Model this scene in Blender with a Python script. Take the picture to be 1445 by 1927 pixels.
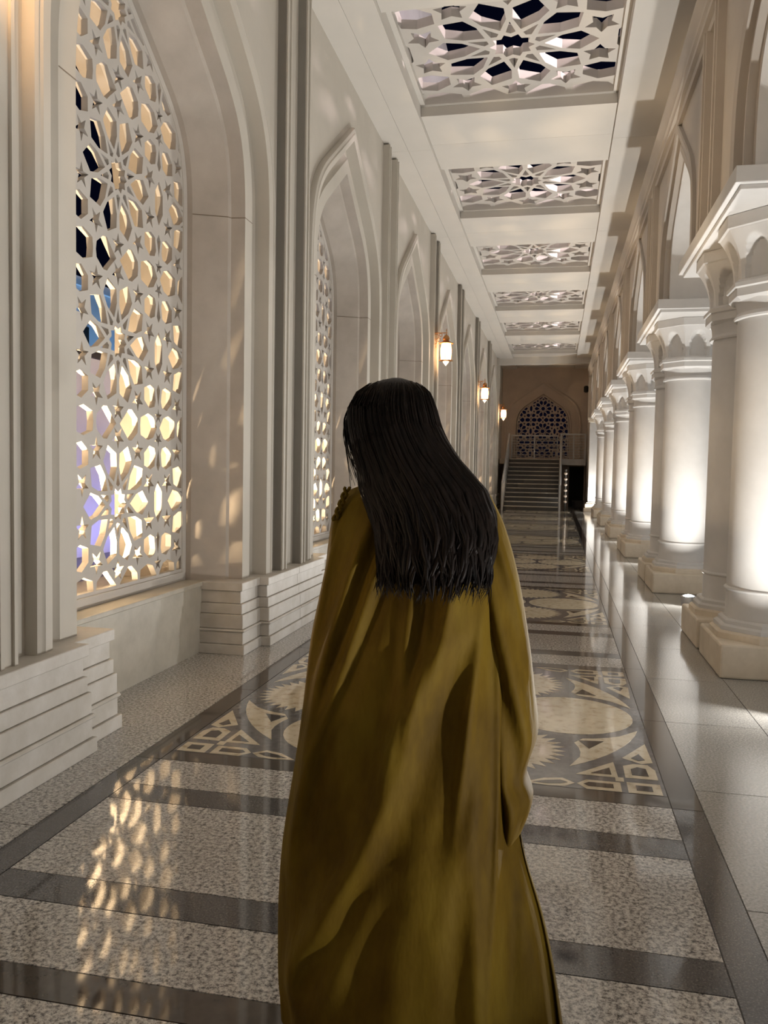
import bpy, bmesh, math, random
from mathutils import Vector, Matrix
random.seed(7)
for o in list(bpy.data.objects): bpy.data.objects.remove(o)
SC = bpy.context.scene
COL = SC.collection
R = math.radians

# ------------------------------------------------------------------ camera
def make_camera():
    f, pit, yaw, rol = 1543.7, R(2.998), R(11.874), R(1.0)
    cy, sy, cp, sp, cr, sr = math.cos(yaw), math.sin(yaw), math.cos(pit), math.sin(pit), math.cos(rol), math.sin(rol)
    fw = Vector((-sy*cp, cy*cp, -sp)); r0 = Vector((cy, sy, 0)); u0 = r0.cross(fw)
    r = cr*r0 + sr*u0; u = -sr*r0 + cr*u0
    cam = bpy.data.cameras.new('camera'); ob = bpy.data.objects.new('camera', cam); COL.objects.link(ob)
    ob.matrix_world = Matrix(((r.x, u.x, -fw.x, 0), (r.y, u.y, -fw.y, 0), (r.z, u.z, -fw.z, 1.5), (0, 0, 0, 1)))
    cam.sensor_fit = 'VERTICAL'; cam.sensor_height = 36.0
    cam.lens = f*36.0/1927; cam.clip_start = .05; cam.clip_end = 300
    SC.camera = ob
make_camera()

# ------------------------------------------------------------------ world, exposure
w = bpy.data.worlds.new('night'); SC.world = w; w.use_nodes = True
w.node_tree.nodes['Background'].inputs[0].default_value = (.0010, .0014, .0055, 1)
w.node_tree.nodes['Background'].inputs[1].default_value = 1.0
SC.view_settings.view_transform = 'Standard'
try: SC.view_settings.look = 'None'
except Exception: pass
SC.view_settings.gamma = 1.0
SC.view_settings.use_curve_mapping = False
SC.view_settings.exposure = 0.10
UPLIGHT_W, LANTERN_W, SILL_W, ROOF_FILL_W = 118.0, 40.0, 150.0, 80.0
COURT_FILL_W = 250.0
UP_COL, WARM, PINK = (1.0, .97, .92), (1.0, .58, .27), (1.0, .82, .84)

# ------------------------------------------------------------------ materials
MAT = {}
def newmat(name):
    m = bpy.data.materials.new(name); m.use_nodes = True; MAT[name] = m
    return m, m.node_tree.nodes, m.node_tree.links, m.node_tree.nodes['Principled BSDF']
def noise(N, L, scale, detail=3, rough=.55, coord='Object', stretch=None):
    tc = N.new('ShaderNodeTexCoord'); n = N.new('ShaderNodeTexNoise')
    n.inputs['Scale'].default_value = scale; n.inputs['Detail'].default_value = detail; n.inputs['Roughness'].default_value = rough
    if stretch:
        mp = N.new('ShaderNodeMapping'); mp.inputs['Scale'].default_value = stretch
        L.new(tc.outputs[coord], mp.inputs['Vector']); L.new(mp.outputs['Vector'], n.inputs['Vector'])
    else: L.new(tc.outputs[coord], n.inputs['Vector'])
    return n
def ramp(N, L, src, stops):
    r = N.new('ShaderNodeValToRGB'); e = r.color_ramp.elements
    while len(e) > 1: e.remove(e[-1])
    e[0].position = stops[0][0]; e[0].color = (*stops[0][1], 1)
    for p, c in stops[1:]:
        k = e.new(p); k.color = (*c, 1)
    L.new(src, r.inputs['Fac']); return r
def stone(name, c1, c2, rough=.7, scale=2.2, bump=.03, bscale=60, spec=.35):
    m, N, L, B = newmat(name)
    n = noise(N, L, scale, 5, .6)
    r = ramp(N, L, n.outputs['Fac'], [(.3, c1), (.7, c2)])
    L.new(r.outputs['Color'], B.inputs['Base Color'])
    B.inputs['Roughness'].default_value = rough; B.inputs['Specular IOR Level'].default_value = spec
    nb = noise(N, L, bscale, 4, .6); b = N.new('ShaderNodeBump'); b.inputs['Strength'].default_value = bump; b.inputs['Distance'].default_value = .02
    L.new(nb.outputs['Fac'], b.inputs['Height']); L.new(b.outputs['Normal'], B.inputs['Normal'])
    return m
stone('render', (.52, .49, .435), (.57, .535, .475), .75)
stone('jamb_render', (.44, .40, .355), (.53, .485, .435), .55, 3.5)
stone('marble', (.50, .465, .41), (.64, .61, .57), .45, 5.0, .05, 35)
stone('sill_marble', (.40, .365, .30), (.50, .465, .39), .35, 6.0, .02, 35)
stone('joint', (.20, .16, .12), (.26, .21, .16), .9)
stone('lattice', (.52, .49, .455), (.57, .54, .50), .7)
stone('ceil', (.60, .575, .53), (.64, .61, .565), .85, 1.2, .01)
stone('column', (.58, .565, .545), (.66, .645, .625), .6, 2.5, .02)
stone('column_base', (.56, .48, .37), (.70, .62, .50), .5, 5, .05, 25)
stone('arcade', (.44, .40, .355), (.49, .445, .395), .75)  # left wall's render made darker: shade of the corridor side put into the colour
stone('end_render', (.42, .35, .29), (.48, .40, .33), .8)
stone('plaza', (.34, .33, .33), (.42, .41, .40), .7, .8)
stone('facade', (.7, .7, .7), (.76, .76, .76), .8, .5)
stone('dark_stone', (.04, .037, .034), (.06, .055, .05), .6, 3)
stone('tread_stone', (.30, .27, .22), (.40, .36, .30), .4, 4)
stone('metal_grey', (.36, .36, .36), (.42, .42, .42), .4, 4, 0)
stone('void', (.012, .011, .01), (.02, .018, .016), .9)
def polished(name, stops, scale, detail=2, rough=.05, rgh=.6, joint=None, voronoi=False, ior=1.55):
    m, N, L, B = newmat(name)
    n = noise(N, L, scale, detail, rgh)
    r = ramp(N, L, n.outputs['Fac'], stops)
    n2 = noise(N, L, .9, 3)
    mx = N.new('ShaderNodeMixRGB'); mx.blend_type = 'MULTIPLY'; mx.inputs['Fac'].default_value = .35
    r2 = ramp(N, L, n2.outputs['Fac'], [(.3, (.72, .68, .62)), (.65, (1, 1, 1))])
    L.new(r.outputs['Color'], mx.inputs['Color1']); L.new(r2.outputs['Color'], mx.inputs['Color2'])
    L.new(mx.outputs['Color'], B.inputs['Base Color'])
    nr = noise(N, L, 3.0, 4)
    mr = N.new('ShaderNodeMapRange'); mr.inputs['To Min'].default_value = rough*.7; mr.inputs['To Max'].default_value = rough*1.5
    L.new(nr.outputs['Fac'], mr.inputs['Value']); L.new(mr.outputs['Result'], B.inputs['Roughness'])
    B.inputs['IOR'].default_value = ior; B.inputs['Specular IOR Level'].default_value = .85
    nb = noise(N, L, 1.6, 2); b = N.new('ShaderNodeBump'); b.inputs['Strength'].default_value = .03; b.inputs['Distance'].default_value = .01
    L.new(nb.outputs['Fac'], b.inputs['Height']); L.new(b.outputs['Normal'], B.inputs['Normal'])
    return m
polished('granite', [(.36, (.025, .023, .026)), (.43, (.12, .113, .112)), (.48, (.36, .342, .32)), (.58, (.66, .635, .60))], 60, 6, rgh=.82)
polished('granite_fine', [(.32, (.11, .107, .103)), (.5, (.30, .292, .275)), (.66, (.50, .485, .455))], 90, 6, .09, .8)
polished('band_dark', [(.35, (.045, .042, .045)), (.55, (.085, .08, .08)), (.68, (.15, .14, .135))], 140, 2)
polished('band_brown', [(.3, (.052, .042, .034)), (.7, (.085, .068, .055))], 14, 4)
polished('inlay_grey', [(.3, (.105, .10, .105)), (.7, (.17, .165, .165))], 22, 5)
polished('inlay_cream', [(.3, (.38, .30, .19)), (.45, (.62, .54, .40)), (.7, (.72, .65, .50))], 16, 6)
polished('inlay_dark', [(.3, (.035, .028, .026)), (.7, (.065, .052, .046))], 20, 3)
def emis(name, col, strength):
    m, N, L, B = newmat(name); B.inputs['Base Color'].default_value = (.02, .02, .02, 1)
    B.inputs['Emission Color'].default_value = (*col, 1); B.inputs['Emission Strength'].default_value = strength
emis('lamp_lens', (.92, .96, 1), 30)
def glow_glass(name, col, strength, clear):
    m, N, L, B = newmat(name); N.remove(B); o = N['Material Output']
    e = N.new('ShaderNodeEmission'); e.inputs[0].default_value = (*col, 1); e.inputs[1].default_value = strength
    t = N.new('ShaderNodeBsdfTransparent'); mx = N.new('ShaderNodeMixShader'); mx.inputs[0].default_value = clear
    n = noise(N, L, 8, 2); r = ramp(N, L, n.outputs['Fac'], [(.3, col), (.7, tuple(min(1, c*1.1) for c in col))]); L.new(r.outputs['Color'], e.inputs[0])
    L.new(e.outputs[0], mx.inputs[1]); L.new(t.outputs[0], mx.inputs[2]); L.new(mx.outputs[0], o.inputs['Surface'])
glow_glass('lantern_glow', (1, .72, .44), 6, .5)
glow_glass('fill_globe_glow', (1, .93, .82), 12, .5)
emis('sill_lens', (1, .72, .40), 12)
m, N, L, B = newmat('brass'); B.inputs['Base Color'].default_value = (.55, .27, .10, 1); B.inputs['Metallic'].default_value = .85; B.inputs['Roughness'].default_value = .38
nn = noise(N, L, 25, 3); rr = ramp(N, L, nn.outputs['Fac'], [(.3, (.42, .19, .07)), (.7, (.62, .33, .13))]); L.new(rr.outputs['Color'], B.inputs['Base Color'])
m, N, L, B = newmat('steel'); B.inputs['Base Color'].default_value = (.45, .44, .43, 1); B.inputs['Metallic'].default_value = .7; B.inputs['Roughness'].default_value = .4
nn = noise(N, L, 30, 3); rr = ramp(N, L, nn.outputs['Fac'], [(.3, (.40, .39, .38)), (.7, (.5, .49, .48))]); L.new(rr.outputs['Color'], B.inputs['Base Color'])
m, N, L, B = newmat('velvet')
nn = noise(N, L, 3.5, 5, .6, stretch=(1.6, 1.6, .6)); rr = ramp(N, L, nn.outputs['Fac'], [(.32, (.052, .028, .0012)), (.5, (.092, .054, .0032)), (.70, (.135, .088, .008))])
L.new(rr.outputs['Color'], B.inputs['Base Color']); B.inputs['Roughness'].default_value = .7; B.inputs['Specular IOR Level'].default_value = .1
B.inputs['Sheen Weight'].default_value = .2; B.inputs['Sheen Roughness'].default_value = .3; B.inputs['Sheen Tint'].default_value = (.62, .40, .03, 1)
nb = noise(N, L, 9, 4, .6, stretch=(1, 1, .35)); b = N.new('ShaderNodeBump'); b.inputs['Strength'].default_value = .25; b.inputs['Distance'].default_value = .03
L.new(nb.outputs['Fac'], b.inputs['Height']); L.new(b.outputs['Normal'], B.inputs['Normal'])
m, N, L, B = newmat('hair')
nn = noise(N, L, 60, 3, stretch=(1, 1, .08)); rr = ramp(N, L, nn.outputs['Fac'], [(.3, (.0035, .0025, .0022)), (.7, (.010, .006, .0045))])
L.new(rr.outputs['Color'], B.inputs['Base Color']); B.inputs['Roughness'].default_value = .5; B.inputs['Specular IOR Level'].default_value = .12
m, N, L, B = newmat('skin')
nn = noise(N, L, 12, 3); rr = ramp(N, L, nn.outputs['Fac'], [(.3, (.40, .22, .14)), (.7, (.46, .26, .17))]); L.new(rr.outputs['Color'], B.inputs['Base Color']); B.inputs['Roughness'].default_value = .55

# ------------------------------------------------------------------ mesh helpers
class MB:
    def __init__(s): s.v = []; s.f = []
    def quad(s, a, b, c, d):
        n = len(s.v); s.v += [a, b, c, d]; s.f.append((n, n+1, n+2, n+3)); return s
    def box(s, x0, x1, y0, y1, z0, z1):
        n = len(s.v)
        s.v += [(x0,y0,z0),(x1,y0,z0),(x1,y1,z0),(x0,y1,z0),(x0,y0,z1),(x1,y0,z1),(x1,y1,z1),(x0,y1,z1)]
        s.f += [tuple(n+i for i in q) for q in ((0,3,2,1),(4,5,6,7),(0,1,5,4),(1,2,6,5),(2,3,7,6),(3,0,4,7))]; return s
    def prism(s, poly, z0, z1):
        a = sum(poly[i][0]*poly[(i+1) % len(poly)][1]-poly[(i+1) % len(poly)][0]*poly[i][1] for i in range(len(poly)))
        if a < 0: poly = poly[::-1]
        n = len(s.v); k = len(poly)
        s.v += [(x, y, z0) for x, y in poly]+[(x, y, z1) for x, y in poly]
        s.f.append(tuple(n+i for i in reversed(range(k)))); s.f.append(tuple(n+k+i for i in range(k)))
        for i in range(k): j = (i+1) % k; s.f.append((n+i, n+j, n+k+j, n+k+i))
        return s
    def lathe(s, prof, seg=32, c=(0, 0), phase=0, close=True):
        n = len(s.v)
        for r, z in prof:
            for i in range(seg):
                a = 2*math.pi*i/seg+phase; s.v.append((c[0]+r*math.cos(a), c[1]+r*math.sin(a), z))
        for k in range(len(prof)-1):
            for i in range(seg):
                j = (i+1) % seg; s.f.append((n+k*seg+i, n+k*seg+j, n+(k+1)*seg+j, n+(k+1)*seg+i))
        if close:
            s.f.append(tuple(n+i for i in reversed(range(seg)))); s.f.append(tuple(n+(len(prof)-1)*seg+i for i in range(seg)))
        return s
    def tube(s, pts, rad, seg=6):
        n = len(s.v); m_ = len(pts)
        for i, p in enumerate(pts):
            p = Vector(p); d = Vector(pts[min(i+1, m_-1)])-Vector(pts[max(i-1, 0)])
            if d.length < 1e-9: d = Vector((0, 0, 1))
            d.normalize(); a = d.cross(Vector((0, 0, 1)) if abs(d.z) < .9 else Vector((1, 0, 0))).normalized(); b_ = d.cross(a)
            r = rad[i] if isinstance(rad, (list, tuple)) else rad
            for k in range(seg):
                t = 2*math.pi*k/seg; s.v.append(tuple(p+a*(r*math.cos(t))+b_*(r*math.sin(t))))
        for i in range(m_-1):
            for k in range(seg):
                l = (k+1) % seg; s.f.append((n+i*seg+k, n+i*seg+l, n+(i+1)*seg+l, n+(i+1)*seg+k))
        s.f.append(tuple(n+k for k in reversed(range(seg)))); s.f.append(tuple(n+(m_-1)*seg+k for k in range(seg)))
        return s
    def grid(s, rows, closed=False):
        n = len(s.v); c = len(rows[0])
        for r in rows: s.v += [tuple(p) for p in r]
        for i in range(len(rows)-1):
            for j in range(c if closed else c-1):
                k = (j+1) % c; s.f.append((n+i*c+j, n+i*c+k, n+(i+1)*c+k, n+(i+1)*c+j))
        return s
    def mesh(s, name, mat, smooth=False, angle=None):
        me = bpy.data.meshes.new(name); me.from_pydata(s.v, [], s.f); me.materials.append(MAT[mat])
        bm = bmesh.new(); bm.from_mesh(me); bmesh.ops.remove_doubles(bm, verts=bm.verts, dist=1e-5); bmesh.ops.recalc_face_normals(bm, faces=bm.faces)
        if smooth or angle:
            for f in bm.faces: f.smooth = True
            if angle:
                for e in bm.edges:
                    if len(e.link_faces) == 2 and e.calc_face_angle(0) > R(angle): e.smooth = False
        bm.to_mesh(me); bm.free(); return me
def put(name, me, parent=None, loc=(0, 0, 0), rz=0, scale=None):
    o = bpy.data.objects.new(name, me); COL.objects.link(o); o.location = loc
    if rz: o.rotation_euler = (0, 0, rz)
    if scale: o.scale = scale
    if parent: o.parent = parent
    return o
def build(name, mb, mat, parent=None, loc=(0, 0, 0), smooth=False, angle=None):
    return put(name, mb.mesh(name, mat, smooth, angle), parent, loc)
def bevelled(mb, name, mat, wdt, seg=2):
    me = mb.mesh(name, mat); bm = bmesh.new(); bm.from_mesh(me)
    bmesh.ops.bevel(bm, geom=bm.edges[:]+bm.verts[:], offset=wdt, segments=seg, affect='EDGES', profile=.5)
    bm.to_mesh(me); bm.free(); return me
def empty(name, loc=(0, 0, 0), rz=0):
    o = bpy.data.objects.new(name, None); COL.objects.link(o); o.location = loc; o.rotation_euler = (0, 0, rz); o.empty_display_size = .1; return o
def tag(o, label=None, cat=None, group=None, kind=None):
    for k, v in (('label', label), ('category', cat), ('group', group), ('kind', kind)):
        if v: o[k] = v
    return o
def dup(o, loc=None, parent=None, rz=None):
    c = o.copy(); COL.objects.link(c)
    if loc is not None: c.location = loc
    if rz is not None: c.rotation_euler = (0, 0, rz)
    if parent: c.parent = parent
    for ch in [x for x in bpy.data.objects if x.parent == o]: dup(ch, parent=c)
    return c
ORD = ['first', 'second', 'third', 'fourth', 'fifth', 'sixth', 'seventh', 'eighth', 'ninth']

# ------------------------------------------------------------------ layout constants (metres)
P, C0, XC = 4.38, 5.15, -.70            # bay length, first bay centre, corridor centre line
BAYS = list(range(-2, 7)); PIERS = list(range(-3, 7))
bay = lambda k: C0+P*k
pier = lambda k: C0+P*(k+.5)
Y0, Y1 = bay(-2)-P/2, 37.0
ZC = 6.02                                # ceiling side strips
def keel(wd, h, zb, zs, n=14):
    """half-width, rise, bottom, springing -> outline of a pointed keel arch from left foot to right foot"""
    xs, ys = .6*wd, h-.41*wd
    p0, p1, p2, p3 = (wd, 0), (wd, .55*ys), (xs+.30*wd, ys-.205*wd), (xs, ys)
    half = [(wd, zb)]
    for i in range(n+1):
        t = i/n; u = 1-t
        half.append((u**3*p0[0]+3*u*u*t*p1[0]+3*u*t*t*p2[0]+t**3*p3[0], zs+u**3*p0[1]+3*u*u*t*p1[1]+3*u*t*t*p2[1]+t**3*p3[1]))
    half += [(xs*.5, zs+ys+(h-ys)*.5), (0, zs+h)]
    return [(-x, z) for x, z in half]+half[-2::-1]

# ================================================================== FLOOR
floor = build('floor', MB().box(-2.85, 2.6, Y0, Y1, -.2, -.007), 'band_brown'); tag(floor, 'polished granite corridor floor with inlaid marble panels', 'floor', kind='structure')
J = .0025
def slab(name, x0, x1, y0, y1, mat, z=0.0):
    return build(name, MB().box(-(x1-x0)/2+J, (x1-x0)/2-J, -(y1-y0)/2+J, (y1-y0)/2-J, -.03, 0), mat, floor, ((x0+x1)/2, (y0+y1)/2, z))
XO, XI = 1.38, 1.245                     # outer / inner edge of the long dark bands, from the centre line
SL = {}
def slabc(key, name, cx, cy, sx, sy, mat):
    if key not in SL: SL[key] = MB().box(-sx/2+J, sx/2-J, -sy/2+J, sy/2-J, -.03, 0).mesh(name, mat)
    return put(name, SL[key], floor, (cx, cy, 0))
MH = 1.345                               # half length of mosaic frame in Y
for k in BAYS:
    c = bay(k); a = c+MH; b = c+P-MH
    # side strip by the left wall
    for q in range(2): slabc('lw', 'granite_slab', (-2.85+XC-XO)/2, c-P/4+q*P/2, XC-XO+2.85, P/2, 'granite')
    # strips by the columns
    for q in range(4): slabc('rw', 'granite_slab', (XC+XO+1.23)/2, c-P*3/8+q*P/4, 1.23-XC-XO, P/4, 'granite_fine')
    for q in range(2): slabc('rw2', 'granite_slab', (1.23+2.6)/2, c-P/4+q*P/2, 1.37, P/2, 'granite_fine')
    # frame of the mosaic
    for sx in (-1, 1):
        for q in range(2): slabc('fs', 'border_strip', XC+sx*(XO+XI)/2, c-MH/2+q*MH, XO-XI, MH, 'band_brown')
    for sy in (-1, 1): slabc('fc', 'border_strip', XC, c+sy*(MH-.0675), 2*XI, .135, 'band_brown')
    # field between two mosaics
    if k < 6:
        for sx in (-1, 1): slabc('bs', 'dark_granite_band', XC+sx*(XO+XI)/2, (a+b)/2, XO-XI, b-a, 'band_dark')
        slabc('g1', 'granite_slab', XC, a+.165, 2*XI, .33, 'granite'); slabc('g1', 'granite_slab', XC, b-.165, 2*XI, .33, 'granite')
        slabc('d1', 'dark_granite_band', XC, a+.33+.0875, 2*XI, .175, 'band_dark'); slabc('d1', 'dark_granite_band', XC, b-.33-.0875, 2*XI, .175, 'band_dark')
        slabc('g2', 'granite_slab', XC, (a+b)/2, 2*XI, (b-a)-2*.505, 'granite')
slab('granite_slab', XC-XO, XC+XO, bay(6)+MH, Y1, 'granite')
slab('granite_slab', -2.85, XC-XO, bay(6)+P/2, Y1, 'granite'); slab('granite_slab', XC+XO, 2.6, bay(6)+P/2, Y1, 'granite_fine')

# mosaic panel pieces in local coordinates (centre 0,0)
def pol(r, a): return (r*math.cos(R(a)), r*math.sin(R(a)))
def mosaic_pieces():
    out = []      # (name, mat, polygon, level)
    rc, rm = .385, .805
    def disc(cx, cy, r, n=36): return [(cx+r*math.cos(2*math.pi*i/n), cy+r*math.sin(2*math.pi*i/n)) for i in range(n)]
    def sun(cx, cy, r, n=34):
        pts = []
        for i in range(n):
            a = 2*math.pi*i/n; pts += [(cx+r*math.cos(a), cy+r*math.sin(a)), (cx+r*.8*math.cos(a+math.pi/n), cy+r*.8*math.sin(a+math.pi/n))]
        return pts
    for j in range(6):
        x, y = pol(rm, 60*j)
        if j % 2 == 0: out.append(('inlay_disc', 'inlay_cream', disc(x, y, rc), 1))
        else:
            out.append(('inlay_sunburst', 'inlay_cream', sun(x, y, rc), 1)); out.append(('inlay_diamond', 'inlay_dark', [(x-.03, y), (x, y-.012), (x+.03, y), (x, y+.012)], 2))
    out.append(('inlay_disc', 'inlay_cream', disc(0, 0, rc), 1))
    for j in range(6):                       # curved shields between the discs and the large circle
        a0 = 60*j+30; Ro = 1.22; poly = []
        for t in range(9): poly.append(pol(Ro, a0-19+38*t/8))
        for s in (1, -1):
            cx, cy = pol(rm, a0+30*s); seg = []
            for t in range(9):
                # arc of the neighbouring disc, offset outwards
                base = a0+30*s; lo, hi = base-s*52, base-s*128
                a = lo+(hi-lo)*t/8; p = (cx+(rc+.075)*math.cos(R(a)), cy+(rc+.075)*math.sin(R(a)))
                # keep on own side of the sector axis
                q = p[0]*math.cos(R(a0))+p[1]*math.sin(R(a0)); v = -p[0]*math.sin(R(a0))+p[1]*math.cos(R(a0))
                if v*s > .01 and q > .9 and q*q+v*v < Ro*Ro: seg.append(p)
            poly += seg if s == 1 else seg[::-1]
        out.append(('inlay_shield', 'inlay_cream', poly, 1))
        ax = lambda r, v: (r*math.cos(R(a0))-v*math.sin(R(a0)), r*math.sin(R(a0))+v*math.cos(R(a0)))
        out.append(('inlay_triangle', 'inlay_dark', [ax(1.10, .085), ax(1.10, -.085), ax(.99, 0)], 2))
    M = 1.205
    base = [  # corner motif, u,v from the corner
        ('inlay_square', [(0, 0), (.155, 0), (.155, .135), (0, .135)], [(.04, .035), (.115, .035), (.115, .10), (.04, .10)]),
        ('inlay_house', [(0, .195), (.155, .195), (.155, .36), (.10, .40), (.03, .40), (0, .33)], [(.04, .235), (.12, .235), (.12, .32), (.085, .355), (.045, .34)]),
        ('inlay_kite', [(.0, .44), (.06, .41), (.15, .48), (.01, .74)], [(.035, .47), (.07, .45), (.105, .485), (.06, .56)]),
        ('inlay_plank', [(.185, 0), (.345, 0), (.392, .06), (.345, .12), (.185, .12)], [(.22, .035), (.335, .035), (.36, .06), (.335, .088), (.22, .088)]),
        ('inlay_leaf', [(.40, .06), (.45, .012), (.53, 0), (.645, .015), (.55, .09), (.46, .115)], [(.435, .06), (.47, .035), (.53, .022), (.60, .028), (.54, .062), (.47, .085)]),
        ('inlay_wedge', [(.19, .185), (.395, .185), (.20, .405)], [(.22, .215), (.32, .215), (.225, .315)]),
        ('inlay_bar', [(.165, .135), (.205, .135), (.205, .19), (.165, .19)], None),
    ]
    for sx in (-1, 1):
        for sy in (-1, 1):
            tr = lambda L: [(sx*(M+.02-u), sy*(M-v)) for u, v in L]
            for nm, o, i in base:
                out.append((nm, 'inlay_cream', tr(o), 1))
                if i: out.append((nm+'_centre', 'inlay_dark', tr(i), 2))
    return out
PIECES = mosaic_pieces()
pm = [(nm, MB().prism(poly, -.02, .0010*lv).mesh(nm, mat)) for nm, mat, poly, lv in PIECES]
basem = MB().box(-XI+J, XI-J, -MH+.135+J, MH-.135-J, -.03, 0).mesh('mosaic_panel', 'inlay_grey')
for k in BAYS:
    if k < 0:
        slabc('plainpanel', 'granite_slab', XC, bay(k), 2*XI, 2*MH-.27, 'granite'); continue
    pn = put('mosaic_panel', basem, floor, (XC, bay(k), 0))
    if 0 <= k <= 2:
        for nm, me in pm: put(nm, me, pn)
    else:
        for mt in ('inlay_cream', 'inlay_dark'):
            key = 'mos_'+mt
            if key not in SL:
                mb = MB()
                for nm, mat, poly, lv in PIECES:
                    if mat == mt: mb.prism(poly, -.02, .0010*lv)
                SL[key] = mb.mesh('inlay_pattern', mt)
            tag(put('inlay_pattern', SL[key], pn), kind='stuff')

# ================================================================== LEFT WALL
XW, XB = -2.49, -3.62
wl = empty('wall_left', (0, 0, 0)); tag(wl, 'cream rendered wall of pointed arches with moulded surrounds and pilasters', 'wall', kind='structure')
ZS = 3.5
rise = lambda wd: 1.46+1.1*(wd-1.19)
def arch_skin(prof, zb, zs, rise, n=14):
    """surface through arch outlines of growing half-width; prof = [(half_width, X)]"""
    rows = [[(X, y, z) for y, z in keel(wd, rise(wd), zb, zs, n)] for wd, X in prof]
    return MB().grid(rows)
def wall_face(X, w0, zb, zs, rise, zt, half, n=14, zside=None):
    mb = MB(); c = keel(w0, rise(w0), zb, zs, n); zside = zb if zside is None else zside
    mb.quad((X, -half, zside), (X, -w0, zside), (X, -w0, zt), (X, -half, zt)); mb.quad((X, w0, zside), (X, half, zside), (X, half, zt), (X, w0, zt))
    for (y0, z0), (y1, z1) in zip(c[1:-1], c[2:-1]):
        mb.quad((X, y0, z0), (X, y1, z1), (X, y1, zt), (X, y0, zt))
    return mb
me_face = wall_face(XW, 1.67, .3, ZS, rise, 6.30, P/2).mesh('wall_panel', 'render')
me_hood = arch_skin([(1.67, XW), (1.67, -2.445), (1.66, -2.43), (1.635, -2.425), (1.625, -2.435), (1.615, -2.435), (1.60, -2.425), (1.53, -2.435), (1.53, -2.562)], .56, ZS, rise).mesh('hood_mould', 'render', angle=35)
me_rec = arch_skin([(1.53, -2.562), (1.42, -2.56), (1.375, -2.545), (1.345, -2.517), (1.19, -2.517)], .56, ZS, rise).mesh('arch_order', 'render', angle=40)
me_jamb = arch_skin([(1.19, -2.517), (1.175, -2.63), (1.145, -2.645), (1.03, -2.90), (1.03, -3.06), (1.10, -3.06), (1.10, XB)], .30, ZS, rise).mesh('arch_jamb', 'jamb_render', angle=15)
jn = MB()
jprof = [(1.345, -2.517), (1.19, -2.517), (1.175, -2.63), (1.145, -2.645), (1.03, -2.90)]
for s_ in (-1, 1):
    for z0 in (3.50,):
        jn.grid([[(x+.0015, s_*(wd-.0015), z) for wd, x in jprof] for z in (z0-.0035, z0+.0035)])
me_joint = jn.mesh('mortar_joint', 'joint')
me_back = wall_face(XB, 1.10, -.3, ZS, rise, 6.6, P/2).mesh('outer_wall_panel', 'render')
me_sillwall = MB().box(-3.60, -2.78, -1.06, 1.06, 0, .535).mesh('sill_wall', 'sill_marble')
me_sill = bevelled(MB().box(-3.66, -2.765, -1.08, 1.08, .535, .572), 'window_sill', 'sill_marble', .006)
me_pil = MB().box(-2.52, -2.41, -.06, .06, .56, 6.0)
for s in (-1, 1): me_pil.box(-2.50, -2.396, s*.048-.012, s*.048+.012, .56, 6.0)
me_pil = me_pil.mesh('pilaster', 'render')
COURSES = [(0, .078, .050), (.080, .180, .032), (.180, .202, .048), (.204, .318, .030), (.320, .402, .016), (.404, .505, .0), (.507, .572, .020)]
crs = {}
for i, (z0, z1, dx) in enumerate(COURSES):
    for part, (ya, yb, xf) in dict(e0=(-1.21-dx, -.83, -2.445), e1=(.83, 1.21+dx, -2.445), m0=(-.82-dx, 0, -2.365), m1=(0, .82+dx, -2.365)).items():
        x1 = xf+dx
        crs[i, part] = bevelled(MB().box(-2.80, x1, ya+(0 if part in('e0','m0') else .0008), yb-(.0008 if part in('e0','m0') else 0), z0, z1), 'stone_course', 'marble', .004 if i != 2 else .009, 1)
me_core = MB().box(-3.0, -2.47, -1.18, 1.18, 0, .56).mesh('plinth', 'marble')
for k in BAYS:
    c = bay(k)
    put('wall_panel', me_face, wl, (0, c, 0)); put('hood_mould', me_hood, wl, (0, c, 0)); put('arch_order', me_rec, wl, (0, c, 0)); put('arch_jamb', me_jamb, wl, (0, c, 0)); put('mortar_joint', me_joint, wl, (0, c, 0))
    put('outer_wall_panel', me_back, wl, (0, c, 0)); put('sill_wall', me_sillwall, wl, (0, c, 0)); put('window_sill', me_sill, wl, (0, c, 0))
for k in PIERS:
    c = pier(k)
    for s in (-.28, .28):
        if Y0 < c+s < Y1: put('pilaster', me_pil, wl, (0, c+s, 0))
    if k >= -2:
        if c+1.3 > Y1+1: continue
        pl = put('plinth', me_core, wl, (0, c, 0))
        for key, me in crs.items(): put('stone_course', me, pl)
build('wall_panel', MB().quad((XW, bay(6)+P/2, 0), (XW, Y1, 0), (XW, Y1, 6.3), (XW, bay(6)+P/2, 6.3)), 'render', wl)
build('upper_wall', MB().box(XB, -2.7, Y0, Y1, 6.55, 11), 'facade', wl)

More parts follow.
